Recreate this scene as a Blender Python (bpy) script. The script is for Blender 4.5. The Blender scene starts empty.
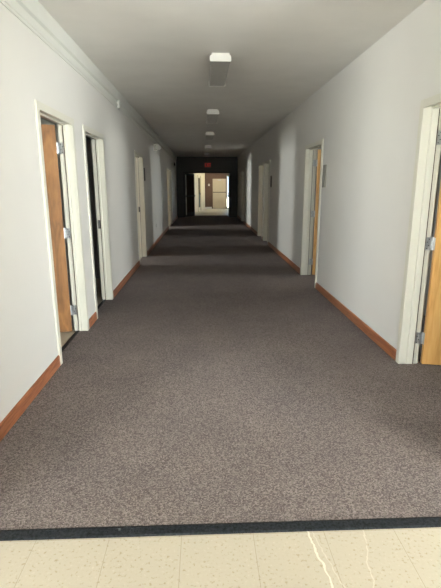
import bpy, math, random
from mathutils import Vector, Matrix
C = bpy.context.scene.collection
sc = bpy.context.scene
R = math.radians
XL, XR, H, T = -1.247, 1.681, 2.84, 0.165      # corridor faces, ceiling height, wall thickness
YE = 22.0                                       # end wall with double doors
ROOM = 4.3                                      # depth of the side rooms

# ------------------------------------------------------------------ materials
def new_mat(name):
    m = bpy.data.materials.new(name); m.use_nodes = True
    nt = m.node_tree
    return m, nt, nt.nodes['Principled BSDF']
def N(nt, t, **kw):
    n = nt.nodes.new(t)
    for k, v in kw.items():
        if k in n.inputs: n.inputs[k].default_value = v
        else: setattr(n, k, v)
    return n
def ramp(nt, fac, stops):
    r = nt.nodes.new('ShaderNodeValToRGB'); e = r.color_ramp.elements
    while len(e) < len(stops): e.new(0.5)
    for i, (p, c) in enumerate(stops): e[i].position = p; e[i].color = (*c, 1)
    nt.links.new(fac, r.inputs[0]); return r.outputs[0]
def coords(nt, scale=(1, 1, 1), rot=(0, 0, 0), loc=(0, 0, 0)):
    tc = nt.nodes.new('ShaderNodeTexCoord'); mp = nt.nodes.new('ShaderNodeMapping')
    mp.inputs['Scale'].default_value = scale; mp.inputs['Rotation'].default_value = rot; mp.inputs['Location'].default_value = loc
    nt.links.new(tc.outputs['Object'], mp.inputs[0]); return mp.outputs[0]
def bump(nt, b, h, s, d=0.002):
    bp = N(nt, 'ShaderNodeBump', Strength=s, Distance=d)
    nt.links.new(h, bp.inputs['Height']); nt.links.new(bp.outputs[0], b.inputs['Normal'])
def paint(name, col, rough=0.55, var=0.04, scale=3.0, bs=0.15, spec=0.4):
    m, nt, b = new_mat(name); v = coords(nt)
    n = N(nt, 'ShaderNodeTexNoise', Scale=scale, Detail=4.0); nt.links.new(v, n.inputs['Vector'])
    c0 = tuple(max(0, c * (1 - var)) for c in col); c1 = tuple(min(1, c * (1 + var)) for c in col)
    nt.links.new(ramp(nt, n.outputs['Fac'], [(0.3, c0), (0.7, c1)]), b.inputs['Base Color'])
    b.inputs['Roughness'].default_value = rough; b.inputs['Specular IOR Level'].default_value = spec
    n2 = N(nt, 'ShaderNodeTexNoise', Scale=scale * 40, Detail=2.0); nt.links.new(v, n2.inputs['Vector'])
    bump(nt, b, n2.outputs['Fac'], bs, 0.001)
    return m
def wood(name, c0, c1, c2, sc_=(9, 9, 0.9), rough=0.4):
    m, nt, b = new_mat(name); v = coords(nt, sc_)
    n = N(nt, 'ShaderNodeTexNoise', Scale=1.0, Detail=3.0, Distortion=0.6); nt.links.new(v, n.inputs['Vector'])
    mul = N(nt, 'ShaderNodeMath', operation='MULTIPLY'); mul.inputs[1].default_value = 9.0
    nt.links.new(n.outputs['Fac'], mul.inputs[0])
    fr = N(nt, 'ShaderNodeMath', operation='PINGPONG'); fr.inputs[1].default_value = 1.0
    nt.links.new(mul.outputs[0], fr.inputs[0])
    f = N(nt, 'ShaderNodeTexNoise', Scale=9.0, Detail=5.0); nt.links.new(v, f.inputs['Vector'])
    mx = N(nt, 'ShaderNodeMath', operation='MULTIPLY_ADD'); mx.inputs[1].default_value = 0.45
    nt.links.new(fr.outputs[0], mx.inputs[0])
    m2 = N(nt, 'ShaderNodeMath', operation='MULTIPLY'); m2.inputs[1].default_value = 0.55
    nt.links.new(f.outputs['Fac'], m2.inputs[0]); nt.links.new(m2.outputs[0], mx.inputs[2])
    nt.links.new(ramp(nt, mx.outputs[0], [(0.15, c0), (0.45, c1), (0.75, c2)]), b.inputs['Base Color'])
    b.inputs['Roughness'].default_value = rough
    return m
def metal(name, col, rough=0.35):
    m, nt, b = new_mat(name); v = coords(nt)
    n = N(nt, 'ShaderNodeTexNoise', Scale=120.0); nt.links.new(v, n.inputs['Vector'])
    nt.links.new(ramp(nt, n.outputs['Fac'], [(0.3, tuple(c * .8 for c in col)), (0.7, col)]), b.inputs['Base Color'])
    b.inputs['Metallic'].default_value = 0.85; b.inputs['Roughness'].default_value = rough
    return m

M = {}
M['wall'] = paint('wall_paint', (0.64, 0.622, 0.595), 0.5, 0.02, 1.5, 0.2)
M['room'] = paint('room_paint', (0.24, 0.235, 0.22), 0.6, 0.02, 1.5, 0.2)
M['ceiling'] = paint('ceiling_paint', (0.66, 0.635, 0.60), 0.8, 0.035, 2.5, 0.4)
M['frame'] = paint('frame_paint', (0.60, 0.58, 0.505), 0.35, 0.01, 6, 0.1)
M['cornice'] = paint('cornice_paint', (0.60, 0.60, 0.56), 0.5, 0.02, 6, 0.1)
M['door'] = wood('door_wood', (0.52, 0.27, 0.080), (0.63, 0.345, 0.115), (0.68, 0.40, 0.145))
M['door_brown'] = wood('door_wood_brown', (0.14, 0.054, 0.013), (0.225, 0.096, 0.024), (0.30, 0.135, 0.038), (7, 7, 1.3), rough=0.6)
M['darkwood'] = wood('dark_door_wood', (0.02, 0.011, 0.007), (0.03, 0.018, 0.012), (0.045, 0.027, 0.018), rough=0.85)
M['darkwood'].node_tree.nodes['Principled BSDF'].inputs['Specular IOR Level'].default_value = 0.05
M['base'] = wood('baseboard_wood', (0.17, 0.055, 0.022), (0.27, 0.095, 0.04), (0.36, 0.14, 0.065), (14, 2.0, 30), 0.35)
M['steel'] = metal('hinge_steel', (0.55, 0.56, 0.57), 0.38)
M['screw'] = metal('screw_dark', (0.12, 0.12, 0.12), 0.5)
M['alu'] = paint('dark_aluminium', (0.018, 0.016, 0.014), 0.5, 0.1, 8, 0.02, 0.15)
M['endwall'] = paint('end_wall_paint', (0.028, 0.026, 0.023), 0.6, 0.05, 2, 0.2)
M['brown'] = paint('brown_paint', (0.10, 0.055, 0.037), 0.6, 0.06, 4, 0.2)
M['cream'] = paint('cream_paint', (0.47, 0.40, 0.29), 0.5, 0.04, 3, 0.1)
M['white'] = paint('white_plastic', (0.68, 0.66, 0.62), 0.4, 0.01, 10, 0.02)
M['rubber'] = paint('black_rubber', (0.013, 0.015, 0.018), 0.6, 0.9, 90, 0.8, 0.2)
M['seal'] = paint('rebate_shade_brown', (0.06, 0.04, 0.03), 0.8, 0.1, 20, 0.1, 0.1)  # dark brown for the shade painted into the frame rebates
M['plaque'] = paint('plaque_plastic', (0.24, 0.23, 0.20), 0.45, 0.05, 10, 0.05)
M['plaque_dark'] = paint('plaque_dark', (0.04, 0.035, 0.03), 0.45, 0.05, 10, 0.05)
M['exit_box'] = paint('exit_housing', (0.03, 0.028, 0.026), 0.5, 0.05, 10, 0.05)
M['ground'] = paint('outside_ground', (0.25, 0.26, 0.22), 0.9, 0.2, 1, 0.2)
# prismatic lens
m, nt, b = new_mat('lens_prismatic'); v = coords(nt)
ch = N(nt, 'ShaderNodeTexChecker', Scale=110.0); nt.links.new(v, ch.inputs['Vector'])
nt.links.new(ramp(nt, ch.outputs['Fac'], [(0.0, (0.37, 0.355, 0.335)), (1.0, (0.46, 0.44, 0.415))]), b.inputs['Base Color'])
b.inputs['Roughness'].default_value = 0.35; bump(nt, b, ch.outputs['Fac'], 0.4, 0.001); M['lens'] = m
# glass
m = bpy.data.materials.new('clear_glass'); m.use_nodes = True; nt = m.node_tree; nt.nodes.clear()
out = nt.nodes.new('ShaderNodeOutputMaterial'); mix = nt.nodes.new('ShaderNodeMixShader')
tr = N(nt, 'ShaderNodeBsdfTransparent', Color=(0.93, 0.96, 0.95, 1)); gl = N(nt, 'ShaderNodeBsdfGlossy', Roughness=0.02)
fz = N(nt, 'ShaderNodeFresnel', IOR=1.45)
nt.links.new(fz.outputs[0], mix.inputs[0]); nt.links.new(tr.outputs[0], mix.inputs[1]); nt.links.new(gl.outputs[0], mix.inputs[2])
nt.links.new(mix.outputs[0], out.inputs[0]); M['glass'] = m
# dim red letters of the exit sign (it is a lit sign)
m, nt, b = new_mat('exit_letters'); b.inputs['Base Color'].default_value = (0.4, 0.02, 0.015, 1)
b.inputs['Emission Color'].default_value = (1.0, 0.05, 0.04, 1); b.inputs['Emission Strength'].default_value = 0.17
v = coords(nt); n = N(nt, 'ShaderNodeTexNoise', Scale=30.0); nt.links.new(v, n.inputs['Vector'])
nt.links.new(ramp(nt, n.outputs['Fac'], [(0.3, (0.35, 0.02, 0.015)), (0.7, (0.45, 0.03, 0.02))]), b.inputs['Base Color']); M['red'] = m
# carpet
m, nt, b = new_mat('carpet_loop'); v = coords(nt)
vo = N(nt, 'ShaderNodeTexVoronoi', Scale=175.0); nt.links.new(v, vo.inputs['Vector'])
sep = nt.nodes.new('ShaderNodeSeparateColor'); nt.links.new(vo.outputs['Color'], sep.inputs[0])
c1 = ramp(nt, sep.outputs[0], [(0.0, (0.084, 0.069, 0.066)), (0.45, (0.148, 0.124, 0.119)), (1.0, (0.258, 0.221, 0.213))])
n = N(nt, 'ShaderNodeTexNoise', Scale=2.2, Detail=5.0); nt.links.new(v, n.inputs['Vector'])
c2 = ramp(nt, n.outputs['Fac'], [(0.3, (0.90, 0.90, 0.90)), (0.7, (1.08, 1.07, 1.05))])
mx = N(nt, 'ShaderNodeMix', data_type='RGBA', blend_type='MULTIPLY'); mx.inputs[0].default_value = 1.0
nt.links.new(c1, mx.inputs[6]); nt.links.new(c2, mx.inputs[7]); nt.links.new(mx.outputs[2], b.inputs['Base Color'])
b.inputs['Roughness'].default_value = 0.95; b.inputs['Specular IOR Level'].default_value = 0.08
bump(nt, b, vo.outputs['Distance'], 0.7, 0.004); M['carpet'] = m
# vinyl tiles
m, nt, b = new_mat('vinyl_tile'); TS = 0.316
v = coords(nt, (1, 1, 1), loc=(0.742, -1.656 + TS * 10, 0))
br = N(nt, 'ShaderNodeTexBrick', offset=0.0, squash=1.0); br.inputs['Scale'].default_value = 1.0
br.inputs['Brick Width'].default_value = TS; br.inputs['Row Height'].default_value = TS
br.inputs['Mortar Size'].default_value = 0.0011; br.inputs['Mortar Smooth'].default_value = 0.2
br.inputs['Color1'].default_value = (0.46, 0.415, 0.335, 1); br.inputs['Color2'].default_value = (0.445, 0.40, 0.32, 1); br.inputs['Mortar'].default_value = (0.30, 0.25, 0.18, 1)
nt.links.new(v, br.inputs['Vector'])
n = N(nt, 'ShaderNodeTexNoise', Scale=70.0, Detail=3.0); nt.links.new(v, n.inputs['Vector'])
sp = ramp(nt, n.outputs['Fac'], [(0.30, (0.72, 0.66, 0.55)), (0.40, (0.98, 0.98, 0.98)), (0.62, (1, 1, 1)), (0.72, (1.1, 1.1, 1.12))])
mx = N(nt, 'ShaderNodeMix', data_type='RGBA', blend_type='MULTIPLY'); mx.inputs[0].default_value = 1.0
nt.links.new(br.outputs['Color'], mx.inputs[6]); nt.links.new(sp, mx.inputs[7])
# pale scuff lines worn into the tile
tc = nt.nodes.new('ShaderNodeTexCoord'); sx = nt.nodes.new('ShaderNodeSeparateXYZ'); nt.links.new(tc.outputs['Object'], sx.inputs[0])
wn = N(nt, 'ShaderNodeTexNoise', Scale=14.0, Detail=4.0); nt.links.new(tc.outputs['Object'], wn.inputs['Vector'])
def math_(op, a, bb, c=None):
    q = N(nt, 'ShaderNodeMath', operation=op)
    for i, s in enumerate((a, bb, c)):
        if s is None: continue
        if isinstance(s, (int, float)): q.inputs[i].default_value = s
        else: nt.links.new(s, q.inputs[i])
    return q.outputs[0]
prev = mx.outputs[2]
for (x0, k, w, a) in ((0.452, -0.11, 0.0040, 0.6), (0.70, 0.22, 0.0025, 0.25), (0.47, -0.2, 0.002, 0.25)):
    yy = math_('SUBTRACT', sx.outputs[1], 1.65)
    cx = math_('MULTIPLY_ADD', yy, k, x0)
    wob = math_('MULTIPLY_ADD', wn.outputs['Fac'], 0.05, -0.025)
    d = math_('ABSOLUTE', math_('ADD', math_('SUBTRACT', sx.outputs[0], cx), wob), 0.0)
    mask = math_('MULTIPLY', math_('MULTIPLY', math_('LESS_THAN', d, w), a), math_('LESS_THAN', math_('ABSOLUTE', yy, 0.0), 0.6))
    mm = N(nt, 'ShaderNodeMix', data_type='RGBA'); nt.links.new(mask, mm.inputs[0]); nt.links.new(prev, mm.inputs[6])
    mm.inputs[7].default_value = (0.80, 0.76, 0.66, 1); prev = mm.outputs[2]
nt.links.new(prev, b.inputs['Base Color']); b.inputs['Roughness'].default_value = 0.38; b.inputs['Specular IOR Level'].default_value = 0.35
M['tile'] = m

# ------------------------------------------------------------------ mesh helpers
class MB:
    def __init__(s): s.v = []; s.f = []
    def box(s, x0, x1, y0, y1, z0, z1):
        x0, x1 = sorted((x0, x1)); y0, y1 = sorted((y0, y1)); z0, z1 = sorted((z0, z1))
        n = len(s.v)
        s.v += [(x0, y0, z0), (x1, y0, z0), (x1, y1, z0), (x0, y1, z0), (x0, y0, z1), (x1, y0, z1), (x1, y1, z1), (x0, y1, z1)]
        s.f += [tuple(n + i for i in q) for q in ((0, 3, 2, 1), (4, 5, 6, 7), (0, 1, 5, 4), (1, 2, 6, 5), (2, 3, 7, 6), (3, 0, 4, 7))]
        return s
    def cyl(s, p, q, r0, r1=None, seg=16):
        r1 = r0 if r1 is None else r1; p = Vector(p); q = Vector(q); d = (q - p).normalized()
        a = d.orthogonal().normalized(); b_ = d.cross(a); n = len(s.v)
        for c, r in ((p, r0), (q, r1)):
            for i in range(seg):
                t = 2 * math.pi * i / seg; s.v.append(tuple(c + a * r * math.cos(t) + b_ * r * math.sin(t)))
        for i in range(seg):
            j = (i + 1) % seg; s.f.append((n + i, n + j, n + seg + j, n + seg + i))
        s.f.append(tuple(n + i for i in reversed(range(seg)))); s.f.append(tuple(n + seg + i for i in range(seg)))
        return s
    def prism(s, prof, axis, a, b_):
        """closed 2-D profile swept along an axis from a to b"""
        n = len(s.v); k = len(prof)
        for t in (a, b_):
            for (u, w) in prof:
                s.v.append({'x': (t, u, w), 'y': (u, t, w), 'z': (u, w, t)}[axis])
        for i in range(k):
            j = (i + 1) % k; s.f.append((n + i, n + j, n + k + j, n + k + i))
        s.f.append(tuple(n + i for i in reversed(range(k)))); s.f.append(tuple(n + k + i for i in range(k)))
        return s
    def build(s, name, mat, parent=None, bevel=0.0, smooth=False, loc=None):
        me = bpy.data.meshes.new(name)
        vs = s.v
        if loc: vs = [(a - loc[0], b_ - loc[1], c - loc[2]) for a, b_, c in vs]
        me.from_pydata(vs, [], s.f); me.materials.append(mat)
        import bmesh
        bm = bmesh.new(); bm.from_mesh(me); bmesh.ops.recalc_face_normals(bm, faces=bm.faces); bm.to_mesh(me); bm.free()
        if smooth:
            for p in me.polygons: p.use_smooth = len(p.vertices) == 4
        o = bpy.data.objects.new(name, me); C.objects.link(o); o.parent = parent
        if loc: o.location = loc
        if bevel:
            bv = o.modifiers.new('bevel', 'BEVEL'); bv.width = bevel; bv.segments = 2; bv.limit_method = 'ANGLE'
        return o
def struct(o, label=None):
    o['kind'] = 'structure'
    if label: o['label'] = label
    return o
def tag(o, label, cat, group=None):
    o['label'] = label; o['category'] = cat
    if group: o['group'] = group
    return o
def empty(name, loc, rz=0):
    o = bpy.data.objects.new(name, None); C.objects.link(o); o.location = loc; o.rotation_euler = (0, 0, rz); o.empty_display_size = 0.1
    return o

# ------------------------------------------------------------------ doorways  (y0, y1 = outside of the frame)
HD = 2.127; TR = 0.06; IN = 0.045
DOORS = [  # side, y0, y1, hinge end (+1 far, -1 near), opening angle, name of frame, label stem
    ('L', 3.61, 4.61, 1, 74, 'first doorway on the left, with tile floor behind it'),
    ('L', 4.96, 5.945, -1, 100, 'second doorway on the left, opening into a dark room'),
    ('L', 8.58, 9.70, -1, 100, 'third doorway on the left, just before the wall-mounted emergency light'),
    ('L', 16.05, 17.10, -1, 100, 'fourth doorway on the left, beyond the emergency light'),
    ('L', 17.32, 18.37, 1, 62, 'last doorway on the left, nearest the dark end doors'),
    ('R', 2.53, 3.577, 1, 80, 'nearest doorway on the right, cut by the edge of the photo'),
    ('R', 6.42, 7.51, 1, 84, 'second doorway on the right, with an orange wood door ajar'),
    ('R', 11.40, 12.40, 1, 88, 'nearer of the two paired doorways on the right'),
    ('R', 12.60, 13.65, -1, 100, 'farther of the two paired doorways on the right'),
    ('R', 18.40, 19.45, 1, 0, 'last doorway on the right, nearest the dark end doors'),
]
def side_wall(side, ya, yb):
    X = XL if side == 'L' else XR; s = -1 if side == 'L' else 1
    T = .128 if side == 'L' else .155; mb = MB(); y = ya
    for d in sorted([d for d in DOORS if d[0] == side], key=lambda d: d[1]):
        mb.box(X, X + s * T, y, d[1] + IN, 0, H)
        mb.box(X, X + s * T, d[1] + IN, d[2] - IN, HD - IN, H); y = d[2] - IN
    mb.box(X, X + s * T, y, yb, 0, H)
    o = mb.build('wall_left' if side == 'L' else 'wall_right', M['wall'])
    struct(o, 'white painted corridor wall on the %s' % ('left' if side == 'L' else 'right'))
side_wall('L', 1.45, YE); side_wall('R', 1.45, YE)

def baseboard(side, ya, yb):
    X = XL if side == 'L' else XR; s = 1 if side == 'L' else -1
    prof = [(X, 0.004), (X + s * 0.013, 0.004), (X + s * 0.013, 0.084), (X + s * 0.008, 0.098), (X, 0.101)]
    return MB().prism(prof, 'y', ya, yb)
for side, nm in (('L', 'baseboard_left'), ('R', 'baseboard_right')):
    y = 1.45; mb = MB()
    for d in sorted([d for d in DOORS if d[0] == side], key=lambda d: d[1]):
        q = baseboard(side, y, d[1]); n = len(mb.v); mb.v += q.v; mb.f += [tuple(i + n for i in f) for f in q.f]; y = d[2]
    q = baseboard(side, y, YE); n = len(mb.v); mb.v += q.v; mb.f += [tuple(i + n for i in f) for f in q.f]
    struct(mb.build(nm, M['base']), 'reddish brown wooden baseboard along the %s wall' % ('left' if side == 'L' else 'right'))

ti = 0
ORD = {'L': ['first', 'second', 'third', 'fourth', 'last'], 'R': ['nearest', 'second', 'third', 'fourth', 'last']}
cnt = {'L': 0, 'R': 0}
DOOR_LABEL = {
    ('L', 0): 'brown wooden door standing open in the nearest left doorway, three steel hinges',
    ('L', 1): 'wooden door swung into the dark room of the second left doorway',
    ('L', 2): 'wooden door swung inside the third left doorway before the emergency light',
    ('L', 3): 'wooden door swung inside the fourth left doorway beyond the emergency light',
    ('L', 4): 'wooden door ajar in the left doorway nearest the dark end doors',
    ('R', 0): 'sunlit orange wooden door open in the nearest right doorway at the photo edge',
    ('R', 1): 'orange wooden door seen nearly edge-on in the second right doorway',
    ('R', 2): 'wooden door open inside the nearer of the two paired right doorways',
    ('R', 3): 'wooden door swung inside the farther of the two paired right doorways',
    ('R', 4): 'closed door in the right doorway nearest the dark end doors',
}
for (side, y0, y1, he, ang, lab) in DOORS:
    X = XL if side == 'L' else XR; s = -1 if side == 'L' else 1
    k = cnt[side]; cnt[side] += 1; ti += 1
    T_ = .128 if side == 'L' else .155; Xr = X + s * T_; Xs = X + s * (T_ - .05)
    f = MB()
    for (ya, yb, e) in ((y0, y0 + TR, 1), (y1, y1 - TR, -1)):
        f.box(X - s * 0.014, X, ya, yb, 0.004, HD)                                  # corridor face
        f.box(X, X + s * 0.055, ya + e * IN, yb - e * 0.011, 0.004, HD - TR + .011)
        f.box(X + s * 0.055, Xs, ya + e * IN, yb + e * 0.006, 0.004, HD - TR - .006)   # stop
        f.box(Xs, Xr + s * 0.014, ya + e * IN, ya + e * (IN + .005), 0.004, HD - IN)
        f.box(Xr, Xr + s * 0.014, ya, ya + e * (IN + .005), 0.004, HD)
    f.box(X - s * 0.014, X, y0 + TR, y1 - TR, HD - TR, HD)
    f.box(X, X + s * 0.055, y0 + IN, y1 - IN, HD - TR + .011, HD - IN)
    f.box(X + s * 0.055, Xs, y0 + IN, y1 - IN, HD - TR - .006, HD - IN)
    f.box(Xs, Xr + s * 0.014, y0 + IN, y1 - IN, HD - IN - .005, HD - IN)
    f.box(Xr, Xr + s * 0.014, y0 + IN + .005, y1 - IN - .005, HD - IN - .005, HD)
    fo = f.build('trim_%d' % ti, M['frame'], bevel=0.002)
    struct(fo, 'cream painted frame of the ' + lab)
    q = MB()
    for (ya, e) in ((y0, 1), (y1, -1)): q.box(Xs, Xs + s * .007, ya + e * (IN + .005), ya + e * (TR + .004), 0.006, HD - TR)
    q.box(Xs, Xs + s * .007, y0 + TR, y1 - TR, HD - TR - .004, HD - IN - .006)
    q.build('door_seal', M['seal'], fo)  # dark strip standing in for the shadow gap at the rebate step
    if he < 0:   # strike plate on the far jamb
        yj = y1 - IN - .005
        st = MB().box(Xs + s * .007, Xs + s * .040, yj - .003, yj + .001, 0.96, 1.07).build('strike_plate', M['screw'], fo)
    # leaf
    yh = (y1 - IN - .006) if he > 0 else (y0 + IN + .006)
    W = (y1 - y0) - 2 * IN - .016
    root = empty('door_%d' % ti, (Xr + s * .024, yh, 0.0), s * he * R(ang))
    struct(root, DOOR_LABEL[(side, k)])
    th = 0.043
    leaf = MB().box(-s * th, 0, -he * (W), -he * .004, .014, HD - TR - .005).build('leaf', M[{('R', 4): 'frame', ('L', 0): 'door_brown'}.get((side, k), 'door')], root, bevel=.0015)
    # lever handle both sides
    yk = -he * (W - .07)
    kn = MB()
    for sx_, xx in ((1, 0.0), (-1, 0.0)):
        base_x = 0.0 if s > 0 else 0.0
        xa = (0 if sx_ * s > 0 else -s * th)
        dr = sx_
        kn.cyl((xa, yk, 1.0), (xa + dr * .008, yk, 1.0), .032)
        kn.cyl((xa + dr * .008, yk, 1.0), (xa + dr * .045, yk, 1.0), .011)
        kn.cyl((xa + dr * .04, yk, 1.0), (xa + dr * .07, yk, 1.0), .027, .022)
    kn.build('knob', M['steel'], leaf, smooth=True)
    # hinges: plate on the rebate of the jamb, knuckle, plate on the leaf edge
    if ang > 0:
        inv = Matrix.Rotation(-s * he * R(ang), 4, 'Z')
        for zc in (0.235, 1.04, 1.855):
            h = MB()
            px, py = s * .006, 0.0
            yj = he * .001 if True else 0
            h.cyl((0, 0, zc - .052), (0, 0, zc + .052), .0075, seg=12)
            # world-aligned jamb plate -> local space
            q = MB().box(-s * .062, -s * .002, he * .0015, -he * .0015, zc - .052, zc + .052)
            for i in range(len(q.v)): q.v[i] = tuple(inv @ Vector(q.v[i]))
            n = len(h.v); h.v += q.v; h.f += [tuple(i + n for i in fc) for fc in q.f]
            h.box(-s * .038, 0, -he * .001, -he * .004, zc - .05, zc + .05)
            ho = h.build('hinge', M['steel'], root)
            sm = MB()
            for zz, xo in ((-.038, .050), (-.014, .036), (.014, .050), (.038, .036)):
                c = Vector((-s * xo, -he * .0015, zc + zz)); c2 = Vector((-s * xo, -he * .0028, zc + zz))
                sm.cyl(inv @ c, inv @ c2, .0045, seg=10)
            sm.build('screw', M['screw'], ho)

# ------------------------------------------------------------------ floor, ceiling
XO = 6.0
fl = MB().box(XL - T - ROOM - .2, XR + T + ROOM + .2, -5.2, 32.0, -0.15, 0.0).build('floor', M['tile'])
struct(fl, 'cream speckled vinyl tile floor')
cp = MB()
CY0, CY1 = 1.70, 23.4
cp.box(XL, XR, CY0, YE, 0.0005, 0.006)
cp.box(-0.86, 1.27, YE, CY1, 0.0005, 0.006)
for (side, y0, y1, *_r) in DOORS:
    X = XL if side == 'L' else XR; s = -1 if side == 'L' else 1
    cp.box(X, X + s * .075, y0 + TR, y1 - TR, 0.0005, 0.006)
for (ya_, yb_) in ((1.56, 4.94), (5.06, 9.24)): cp.box(XR + .156, XR + .155 + ROOM - .01, ya_, yb_, 0.0005, 0.006)
for (y0, y1) in ((2.53, 3.577), (6.42, 7.51)): cp.box(XR + .07, XR + .16, y0 + TR, y1 - TR, 0.0005, 0.006)
co = cp.build('floor_carpet', M['carpet']); struct(co, 'grey-brown loop pile carpet running the length of the corridor')
th_ = MB()
tag(MB().prism([(1.66, 0.001), (1.668, 0.006), (1.706, 0.010), (1.717, 0.0085), (1.717, 0.001)], 'x', XL + .001, XR - .001)
    .build('transition_strip', M['rubber']), 'black rubber edging strip between cream tile and grey carpet', 'floor strip')
for i, (side, y0, y1, *_r) in enumerate(DOORS):
    if (side, i) in (('L', 0), ('L', 1)):
        X = XL; 
        o = MB().prism([(X - .074, .001), (X - .074, .009), (X - .10, .008), (X - .118, .001)], 'y', y0 + TR + .002, y1 - TR - .002).build('threshold_strip', M['rubber'])
        tag(o, ['dark rubber strip across the first left doorway beside the brown door', 'dark rubber strip across the second left doorway, into the dark room'][i], 'floor strip')
cl = MB().box(XL - T - ROOM - .2, XR + T + ROOM + .2, -5.2, 32.0, H, H + .15).build('ceiling', M['ceiling'])
struct(cl, 'off-white painted corridor ceiling')

# ------------------------------------------------------------------ side rooms: partitions, outer walls with windows
WINS = {'L': [(3.3, 1.5), (9.12, 0.8), (16.6, 0.8)], 'R': [(2.35, 1.3), (6.97, 0.8), (11.88, 0.7), (13.15, 0.7)]}
PART = {'L': [1.50, 4.78, 7.4, 10.9, 14.4, 17.21, YE + .1], 'R': [1.50, 5.0, 9.3, 12.5, 16.6, YE + .1]}
WZ0, WZ1 = 0.75, 2.35
wi = 0
def window(side_or_end, cx, cy, wdt, z0, z1, axis, name, label, mull=1, mat='frame'):
    """framed window in a wall; axis = direction along the wall"""
    f = MB(); t = .05; d = .045
    def bx(a0, a1, zz0, zz1, dd=d):
        if axis == 'y': f.box(cx - dd, cx + dd, a0, a1, zz0, zz1)
        else: f.box(a0, a1, cy - dd, cy + dd, zz0, zz1)
    c = cy if axis == 'y' else cx
    bx(c - wdt / 2, c - wdt / 2 + t, z0, z1); bx(c + wdt / 2 - t, c + wdt / 2, z0, z1)
    bx(c - wdt / 2, c + wdt / 2, z0, z0 + t); bx(c - wdt / 2, c + wdt / 2, z1 - t, z1)
    for i in range(1, mull + 1):
        p = c - wdt / 2 + wdt * i / (mull + 1); bx(p - .02, p + .02, z0 + t, z1 - t, .03)
    o = f.build(name, M[mat]); struct(o, label)
    g = MB()
    if axis == 'y': g.box(cx - .003, cx + .003, c - wdt / 2 + t, c + wdt / 2 - t, z0 + t, z1 - t)
    else: g.box(c - wdt / 2 + t, c + wdt / 2 - t, cy - .003, cy + .003, z0 + t, z1 - t)
    g.build('pane', M['glass'], o)
    return o
def sky_light(name, loc, aim, w, h, L, col=(1.0, 0.975, 0.95)):
    l = bpy.data.lights.new(name, 'AREA'); l.shape = 'RECTANGLE'; l.size = w; l.size_y = h
    l.energy = L * math.pi * w * h; l.color = col
    o = bpy.data.objects.new(name, l); C.objects.link(o); o.location = loc
    o.rotation_euler = Vector(aim).to_track_quat('-Z', 'Z').to_euler()
    return o
LW = {'L': [5.0, 125.0, 190.0], 'R': [22.0, 85.0, 100.0, 100.0]}
for side in 'LR':
    s = -1 if side == 'L' else 1; X0 = (XL if side == 'L' else XR) + s * (.128 if side == 'L' else .155); X1 = X0 + s * ROOM
    w = MB(); y = PART[side][0] - .05
    for (cy, wd) in WINS[side]:
        w.box(X1, X1 + s * .2, y, cy - wd / 2, 0, H)
        w.box(X1, X1 + s * .2, cy - wd / 2, cy + wd / 2, 0, WZ0); w.box(X1, X1 + s * .2, cy - wd / 2, cy + wd / 2, WZ1, H)
        y = cy + wd / 2
    w.box(X1, X1 + s * .2, y, YE + .15, 0, H)
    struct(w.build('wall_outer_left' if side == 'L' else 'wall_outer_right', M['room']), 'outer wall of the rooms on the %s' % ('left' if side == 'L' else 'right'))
    for j, yp in enumerate(PART[side]):
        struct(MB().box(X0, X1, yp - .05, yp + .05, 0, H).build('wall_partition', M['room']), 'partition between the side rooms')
    for j, (cy, wd) in enumerate(WINS[side]):
        wi += 1
        window(side, X1 + s * .12, cy, wd, WZ0, WZ1, 'y', 'window_%d' % wi, 'window of a side room', mull=0)
        sky_light('daylight', (X1 + s * .23, cy, (WZ0 + WZ1) / 2), (-s, 0, 0), wd, WZ1 - WZ0, LW[side][j])

# ------------------------------------------------------------------ entrance lobby behind the viewpoint
XA, XB, YB = XL - T - ROOM, XR + T + ROOM, -2.4
struct(MB().box(XA - .2, XA, YB - .2, 1.45, 0, H).build('wall_lobby_left', M['wall']), 'left wall of the entrance lobby')
struct(MB().box(XB, XB + .2, YB - .2, 1.45, 0, H).build('wall_lobby_right', M['wall']), 'right wall of the entrance lobby')
WL = ((-5.3, -2.5), (-0.6, 1.2), (2.9, 5.7))  # unseen openings, added and placed to shape light entering the corridor
mb = MB(); x = XA
for (a, b_) in WL:
    mb.box(x, a, YB - .2, YB, 0, H); mb.box(a, b_, YB - .2, YB, 2.65, H).box(a, b_, YB - .2, YB, 0, .1); x = b_
mb.box(x, XB, YB - .2, YB, 0, H)
struct(mb.build('wall_lobby_front', M['room']), 'front wall of the entrance lobby')
for k_, (a, b_) in enumerate(WL):
    window('x', (a + b_) / 2, YB - .1, b_ - a, .1, 2.65, 'x', 'window_lobby_added', 'unseen tall glazing of the entrance lobby, added to shape the light', mull=2)
    sky_light('daylight', ((a + b_) / 2, YB - .22, 1.38), (0, 1, 0), b_ - a, 2.5, (42.0, 11.0, 72.0)[k_], (1.0, 0.99, 0.99))
sl = bpy.data.lights.new('sun', 'SUN'); sl.energy = 400; sl.angle = R(1.0); sl.color = (1.0, 0.95, 0.88)
so = bpy.data.objects.new('sun', sl); C.objects.link(so); so.rotation_euler = Vector((-0.62, 1.0, -0.76)).to_track_quat('-Z', 'Z').to_euler()

# ------------------------------------------------------------------ cornice on the left wall
prof = [(XL, 2.612), (XL + .010, 2.612), (XL + .014, 2.628), (XL + .022, 2.634), (XL + .022, 2.664), (XL + .012, 2.672), (XL + .012, 2.704),
        (XL + .034, 2.716), (XL + .040, 2.735), (XL + .040, H - .001), (XL, H - .001)]
co = MB().prism(prof, 'y', 1.45, YE).build('trim_cornice', M['cornice'])
struct(co, 'stepped off-white cornice under the ceiling of the left wall')
MB().box(XL, XL + .043, 7.02, 7.10, 2.61, H - .002).build('joint_cover', M['cornice'], co)

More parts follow.
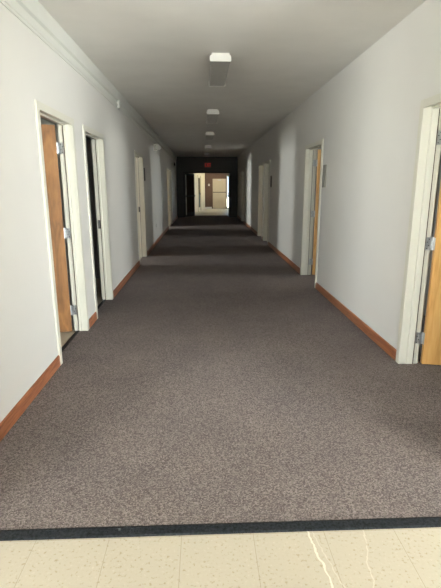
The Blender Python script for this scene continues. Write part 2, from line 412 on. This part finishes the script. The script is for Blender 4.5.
# ------------------------------------------------------------------ ceiling lights (all switched off)
LABL = ['nearest ceiling light with grey lens, off, over the carpet',
        'second ceiling light from the viewpoint, off, beyond the nearest one',
        'third ceiling light from the viewpoint, midway along the corridor ceiling',
        'fourth ceiling light, second nearest to the red exit sign',
        'farthest ceiling light, directly in front of the red exit sign']
def light_fixture():
    root = empty('ceiling_light', (0, 0, 0))
    hw, hl = .112, .61
    MB().box(-.095, .095, -hl + .01, hl - .01, -.03, -.0005).build('housing', M['white'], root, bevel=.003)
    prof = [(-.100, -.030), (-.106, -.045), (-.104, -.078), (-.090, -.092), (.090, -.092), (.104, -.078), (.106, -.045), (.100, -.030)]
    MB().prism(prof, 'y', -hl + .02, hl - .02).build('lens', M['lens'], root)
    for e in (-1, 1):
        q = MB(); ya, yb = e * (hl - .022), e * hl
        pr = [(-.090, -.004), (-.090, -.030), (-hw, -.032), (-hw, -.090), (-.108, -.096), (.108, -.096), (hw, -.090), (hw, -.032), (.090, -.030), (.090, -.004)]
        q.prism(pr, 'y', ya, yb).build('end_cap', M['white'], root, bevel=.002)
    return root
proto = light_fixture()
for i, y in enumerate((5.05, 8.55, 12.0, 15.95, 19.5)):
    if i == 0: r = proto
    else:
        r = proto.copy(); C.objects.link(r)
        for ch in list(proto.children):
            c = ch.copy(); C.objects.link(c); c.parent = r
    r.location = (.2, y + .61, H); r.scale = (1, 1, .88)
    tag(r, LABL[i], 'ceiling light', 'ceiling lights down the corridor')

# ------------------------------------------------------------------ exit sign with letters
root = empty('exit_sign', (0.255, YE - .10, H))
tag(root, 'small red lit exit sign hanging over the dark end doors', 'exit sign')
MB().cyl((0, 0, -.001), (0, 0, -.27), .012).cyl((0, 0, -.001), (0, 0, -.012), .045).build('stem', M['exit_box'], root)
MB().box(-.155, .155, -.03, .03, -.50, -.27).build('housing', M['exit_box'], root, bevel=.006)
L = MB(); yf0, yf1 = -.036, -.029
def bar(x0, z0, x1, z1, t=.011):
    d = Vector((x1 - x0, 0, z1 - z0)); n_ = Vector((-d.z, 0, d.x)).normalized() * t
    P = [Vector((x0, 0, z0)) + n_, Vector((x1, 0, z1)) + n_, Vector((x1, 0, z1)) - n_, Vector((x0, 0, z0)) - n_]
    n = len(L.v)
    for yy in (yf0, yf1):
        for p in P: L.v.append((p.x, yy, p.z))
    L.f.extend([(n, n + 1, n + 2, n + 3), (n + 7, n + 6, n + 5, n + 4)] + [(n + i, n + (i + 1) % 4, n + 4 + (i + 1) % 4, n + 4 + i) for i in range(4)])
zt, zb, zm = -.300, -.470, -.385
bar(-.120, zt, -.120, zb); bar(-.131, zt - .011, -.068, zt - .011); bar(-.12, zm, -.075, zm); bar(-.131, zb + .011, -.068, zb + .011)
bar(-.045, zt, .022, zb); bar(.022, zt, -.045, zb)
bar(.050, zt, .050, zb)
bar(.075, zt - .011, .142, zt - .011); bar(.108, zt, .108, zb)
L.build('letters', M['red'], root)

# ------------------------------------------------------------------ emergency light on the left wall
root = empty('emergency_light', (XL, 12.15, 2.46))
tag(root, 'white twin-head emergency light high on the left wall', 'emergency light')
MB().box(-.004, .06, -.14, .14, -.07, .07).build('housing', M['white'], root, bevel=.008)
for e in (-1, 1):
    h = MB(); c = Vector((.085, e * .20, .03)); d = Vector((.5, -.75, -.35)).normalized()
    h.cyl((.03, e * .12, .02), (.085, e * .20, .03), .012)
    h.cyl(c - d * .035, c + d * .02, .035, .062, 20); h.cyl(c + d * .02, c + d * .04, .062, .062, 20)
    h.build('lamp_head', M['white'], root, smooth=False)

# ------------------------------------------------------------------ plaques, outlet, thermostat
def plaque(name, side, yc, zc, w_, h_, mat, label, cat, grp=None):
    X = XL if side == 'L' else XR; s = 1 if side == 'L' else -1
    root = empty(name, (X, yc, zc)); tag(root, label, cat, grp)
    MB().box(0, s * .012, -w_ / 2, w_ / 2, -h_ / 2, h_ / 2).build('plate', M[mat], root, bevel=.003)
    MB().box(s * .012, s * .015, -w_ / 2 + .015, w_ / 2 - .015, -h_ / 2 + .02, h_ / 2 - .02).build('insert', M[mat], root, bevel=.001)
plaque('room_sign', 'R', 6.27, 1.625, .16, .30, 'plaque', 'grey-brown room plaque on the right wall, beside the orange door', 'wall plaque', 'room plaques')
plaque('room_sign', 'R', 11.17, 1.60, .16, .27, 'plaque_dark', 'dark room plaque on the right wall beside the paired doorways', 'wall plaque', 'room plaques')
plaque('room_sign', 'L', 9.90, 1.74, .16, .27, 'plaque_dark', 'dark room plaque on the left wall below the emergency light', 'wall plaque', 'room plaques')
root = empty('wall_outlet', (XL, 12.1, .47)); tag(root, 'small pale wall outlet low on the left wall, under the emergency light', 'outlet')
MB().box(0, .006, -.036, .036, -.058, .058).build('cover_plate', M['white'], root, bevel=.002)
MB().box(.006, .009, -.017, .017, .008, .040).box(.006, .009, -.017, .017, -.040, -.008).build('socket', M['plaque'], root)
root = empty('alarm_box', (XL, 20.35, 2.42)); tag(root, 'small dark alarm box high on the left wall near the exit sign', 'alarm')
MB().box(-.004, .05, -.10, .10, -.07, .07).build('housing', M['plaque_dark'], root, bevel=.004)
MB().cyl((.05, 0, 0), (.062, 0, 0), .045).build('grille', M['exit_box'], root)

# ------------------------------------------------------------------ end wall with double doors
XD0, XD1, ZD = -0.92, 1.33, 2.15
mb = MB().box(XL, XD0, YE, YE + .2, 0, H).box(XD1, XR, YE, YE + .2, 0, H).box(XD0, XD1, YE, YE + .2, ZD, H)
mb.box(XL - T, XL, YE, YE + .2, 0, H).box(XR, XR + T, YE, YE + .2, 0, H)
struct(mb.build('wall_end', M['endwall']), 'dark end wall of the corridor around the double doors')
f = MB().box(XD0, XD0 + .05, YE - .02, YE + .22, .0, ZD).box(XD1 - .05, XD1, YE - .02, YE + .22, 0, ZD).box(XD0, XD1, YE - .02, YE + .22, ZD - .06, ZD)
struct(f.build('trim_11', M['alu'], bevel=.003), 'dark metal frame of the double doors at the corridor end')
def glazed_leaf(nm, hx, hy, sgn, ang, label, solid=False):
    r = empty(nm, (hx, hy, 0), ang); struct(r, label)
    Wd = 1.06; st = .075
    lf = MB().box(0, sgn * st, -.022, .022, .012, ZD - .065).box(sgn * (Wd - st), sgn * Wd, -.022, .022, .012, ZD - .065)
    lf.box(0, sgn * Wd, -.022, .022, .012, .22).box(0, sgn * Wd, -.022, .022, ZD - .15, ZD - .065)
    lf.build('leaf', M['alu'], r, bevel=.002)
    if solid:
        MB().box(sgn * st, sgn * (Wd - st), -.016, .016, .22, ZD - .15).build('panel', M['darkwood'], r)
        MB().box(sgn * .02, sgn * .12, -.026, .026, .10, ZD - .12).build('edge_plate', M['white'], r)
    else: MB().box(sgn * st, sgn * (Wd - st), -.004, .004, .22, ZD - .15).build('glass', M['glass'], r)
    b_ = MB().box(sgn * .03, sgn * (Wd - .03), -.075, -.055, .985, 1.035).box(sgn * .03, sgn * .07, -.06, -.02, .97, 1.05).box(sgn * (Wd - .07), sgn * (Wd - .03), -.06, -.02, .97, 1.05)
    b_.build('push_bar', M['alu'], r)
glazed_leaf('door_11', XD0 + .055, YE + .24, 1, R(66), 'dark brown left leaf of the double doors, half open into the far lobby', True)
glazed_leaf('door_12', XD1 - .055, YE + .24, -1, R(-100), 'right leaf of the glazed double doors, folded back beside the bright window')

# ------------------------------------------------------------------ far lobby
YF = 30.6; HF = 2.5
mb = MB(); x = -3.2
for (a, b_, za, zb) in ((-.50, .10, .95, 2.12), (1.60, 2.50, .06, 2.14)):
    mb.box(x, a, YF, YF + .15, 0, H).box(a, b_, YF, YF + .15, 0, za).box(a, b_, YF, YF + .15, zb, H); x = b_
mb.box(x, 4.2, YF, YF + .15, 0, H)
struct(mb.build('wall_far', M['brown']), 'brown back wall of the far lobby')
window('x', -.20, YF + .07, .60, .95, 2.12, 'x', 'window_far', 'window added in the far wall to brighten the narrow door pane', mull=0)  # added so that the narrow pane in front of it looks bright
wo = window('x', 2.05, YF + .07, .90, .06, 2.14, 'x', 'window_far', 'bright glazed exit beside the cream far door', mull=0)
MB().box(1.70, 2.46, YF - .02, YF + .0, .96, 1.02).box(1.70, 1.74, YF - .0, YF + .04, .95, 1.03).box(2.42, 2.46, YF - .0, YF + .04, .95, 1.03).build('push_bar', M['alu'], wo)
# right wall with window
XW = 3.3
w = MB().box(XW, XW + .2, YE + .2, 26.6, 0, H).box(XW, XW + .2, 30.2, YF, 0, H).box(XW, XW + .2, 26.6, 30.2, 0, .25).box(XW, XW + .2, 26.6, 30.2, 2.35, H)
struct(w.build('wall_far_right', M['cream']), 'cream right wall of the far lobby')
window('R', XW + .1, (26.6 + 30.2) / 2, 3.6, .25, 2.35, 'y', 'window_far', 'long bright window on the right of the far lobby', mull=4)
sky_light('daylight', (XW + .25, 28.4, 1.3), (-1, 0, 0), 3.6, 2.1, 5.0, (1.0, 0.97, 0.92))
# cross partition right of the doors closing the lobby off
struct(MB().box(XR + T, XW + .2, YE, YE + .2, 0, H).build('wall_far_front', M['brown']), 'front wall of the far lobby')
struct(MB().box(-3.2, XL - T, YE, YE + .2, 0, H).build('wall_far_front', M['brown']), 'front wall of the far lobby')
struct(MB().box(-3.3, -3.2, YE, YF, 0, H).build('wall_far_left', M['brown']), 'brown left wall of the far lobby')
# white baseboard of the far wall
struct(MB().box(0.1, .62, YF - .015, YF, 0, .11).box(1.62, XW, YF - .015, YF, 0, .11).build('baseboard_far', M['white']), 'white baseboard of the brown far wall')
# angled cream wall on the left of the lobby
P0 = Vector((-0.56, 24.75, 0)); P1 = Vector((0.15, YF, 0)); D = P1 - P0; Ln = D.length
aw = empty('wall_angled', P0, math.atan2(D.y, D.x)); struct(aw, 'cream wall of the far lobby running towards the brown wall')
MB().box(0, 2.35, 0, .15, 0, H).box(3.55, Ln, 0, .15, 0, H).box(2.35, 3.55, 0, .15, 2.06, H).build('panel', M['cream'], aw)
MB().box(-.02, .25, -.05, .17, 0, H).box(2.20, 2.36, -.03, .17, 0, 2.12).box(3.54, 3.68, -.03, .17, 0, 2.12).build('pilaster', M['cream'], aw)
dl = empty('door_13', P0 + D.normalized() * 2.95, math.atan2(D.y, D.x)); struct(dl, 'cream door with a narrow pane in the left wall of the far lobby')
lf = MB().box(-.59, -.45, .01, .05, .01, 2.05).box(.47, .59, .01, .05, .01, 2.05).box(-.45, .47, .01, .05, .01, .22).box(-.45, .47, .01, .05, 1.95, 2.05)
lf.build('leaf', M['cream'], dl)
MB().box(-.45, .47, .02, .026, 1.0, 1.95).build('pane', M['glass'], dl)
MB().box(-.45, .47, .015, .045, .22, 1.0).build('kick_panel', M['alu'], dl)
MB().box(-.5, .5, -.02, .0, 1.0, 1.04).box(-.5, -.46, -.01, .015, .98, 1.06).box(.46, .5, -.01, .015, .98, 1.06).build('push_bar', M['alu'], dl)
# cream exterior door in the brown wall
root = empty('door_14', (1.11, YF, 0)); struct(root, 'pale cream door with a dark push bar in the brown wall of the far lobby')
MB().box(-.44, .44, -.05, -.01, .01, 1.95).build('leaf', M['cream'], root, bevel=.003)
MB().box(-.42, .42, -.11, -.085, 1.06, 1.10).box(-.42, -.38, -.09, -.05, 1.05, 1.11).box(.38, .42, -.09, -.05, 1.05, 1.11).build('push_bar', M['alu'], root)
MB().box(-.10, .12, -.09, -.05, 1.84, 1.90).build('closer', M['steel'], root)
struct(MB().box(.60, .665, YF - .03, YF, 0, 2.02).box(1.555, 1.60, YF - .03, YF, 0, 2.02).box(.60, 1.60, YF - .03, YF, 1.96, 2.02).build('trim_12', M['brown']), 'brown frame around the cream far door')
root = empty('thermostat', (.42, YF, 1.56)); tag(root, 'small white thermostat on the brown wall beside the cream far door', 'thermostat')
MB().box(-.055, .055, -.025, .004, -.06, .06).build('cover', M['white'], root, bevel=.004)
MB().box(-.03, .03, -.028, -.025, -.02, .03).build('screen', M['plaque'], root)

struct(MB().box(-40, 40, -40, 70, -.4, -.3).build('ground', M['ground']), 'ground outside the building')

# ------------------------------------------------------------------ world, camera
wd = bpy.data.worlds.new('sky'); sc.world = wd; wd.use_nodes = True
bg = wd.node_tree.nodes['Background']; sky = wd.node_tree.nodes.new('ShaderNodeTexSky')
sky.sky_type = 'HOSEK_WILKIE'; sky.turbidity = 6.0; sky.sun_direction = (0.1, -0.5, 0.85)
wd.node_tree.links.new(sky.outputs[0], bg.inputs[0]); bg.inputs['Strength'].default_value = 12.0
cam = bpy.data.cameras.new('camera'); co_ = bpy.data.objects.new('camera', cam); C.objects.link(co_)
pitch, yaw, roll = .23877, .03845, -.00221
cy, sy, cp_, sp_ = math.cos(yaw), math.sin(yaw), math.cos(pitch), math.sin(pitch)
fw = Vector((sy * cp_, cy * cp_, -sp_)); r0 = Vector((cy, -sy, 0)); u0 = r0.cross(fw)
rr = r0 * math.cos(roll) + u0 * math.sin(roll); uu = -r0 * math.sin(roll) + u0 * math.cos(roll)
co_.matrix_world = Matrix(((rr.x, uu.x, -fw.x, 0), (rr.y, uu.y, -fw.y, 0), (rr.z, uu.z, -fw.z, 1.5), (0, 0, 0, 1)))
cam.sensor_fit = 'VERTICAL'; cam.sensor_height = 32.0; cam.lens = 32.0 * 444.6 / 588.0; cam.clip_start = .05; cam.clip_end = 300
sc.camera = co_
sc.view_settings.view_transform = 'Standard'; sc.view_settings.look = 'None'; sc.view_settings.exposure = 0.27; sc.view_settings.gamma = 1
sc.view_settings.use_curve_mapping = False
sc.cycles.max_bounces = 12; sc.cycles.diffuse_bounces = 8
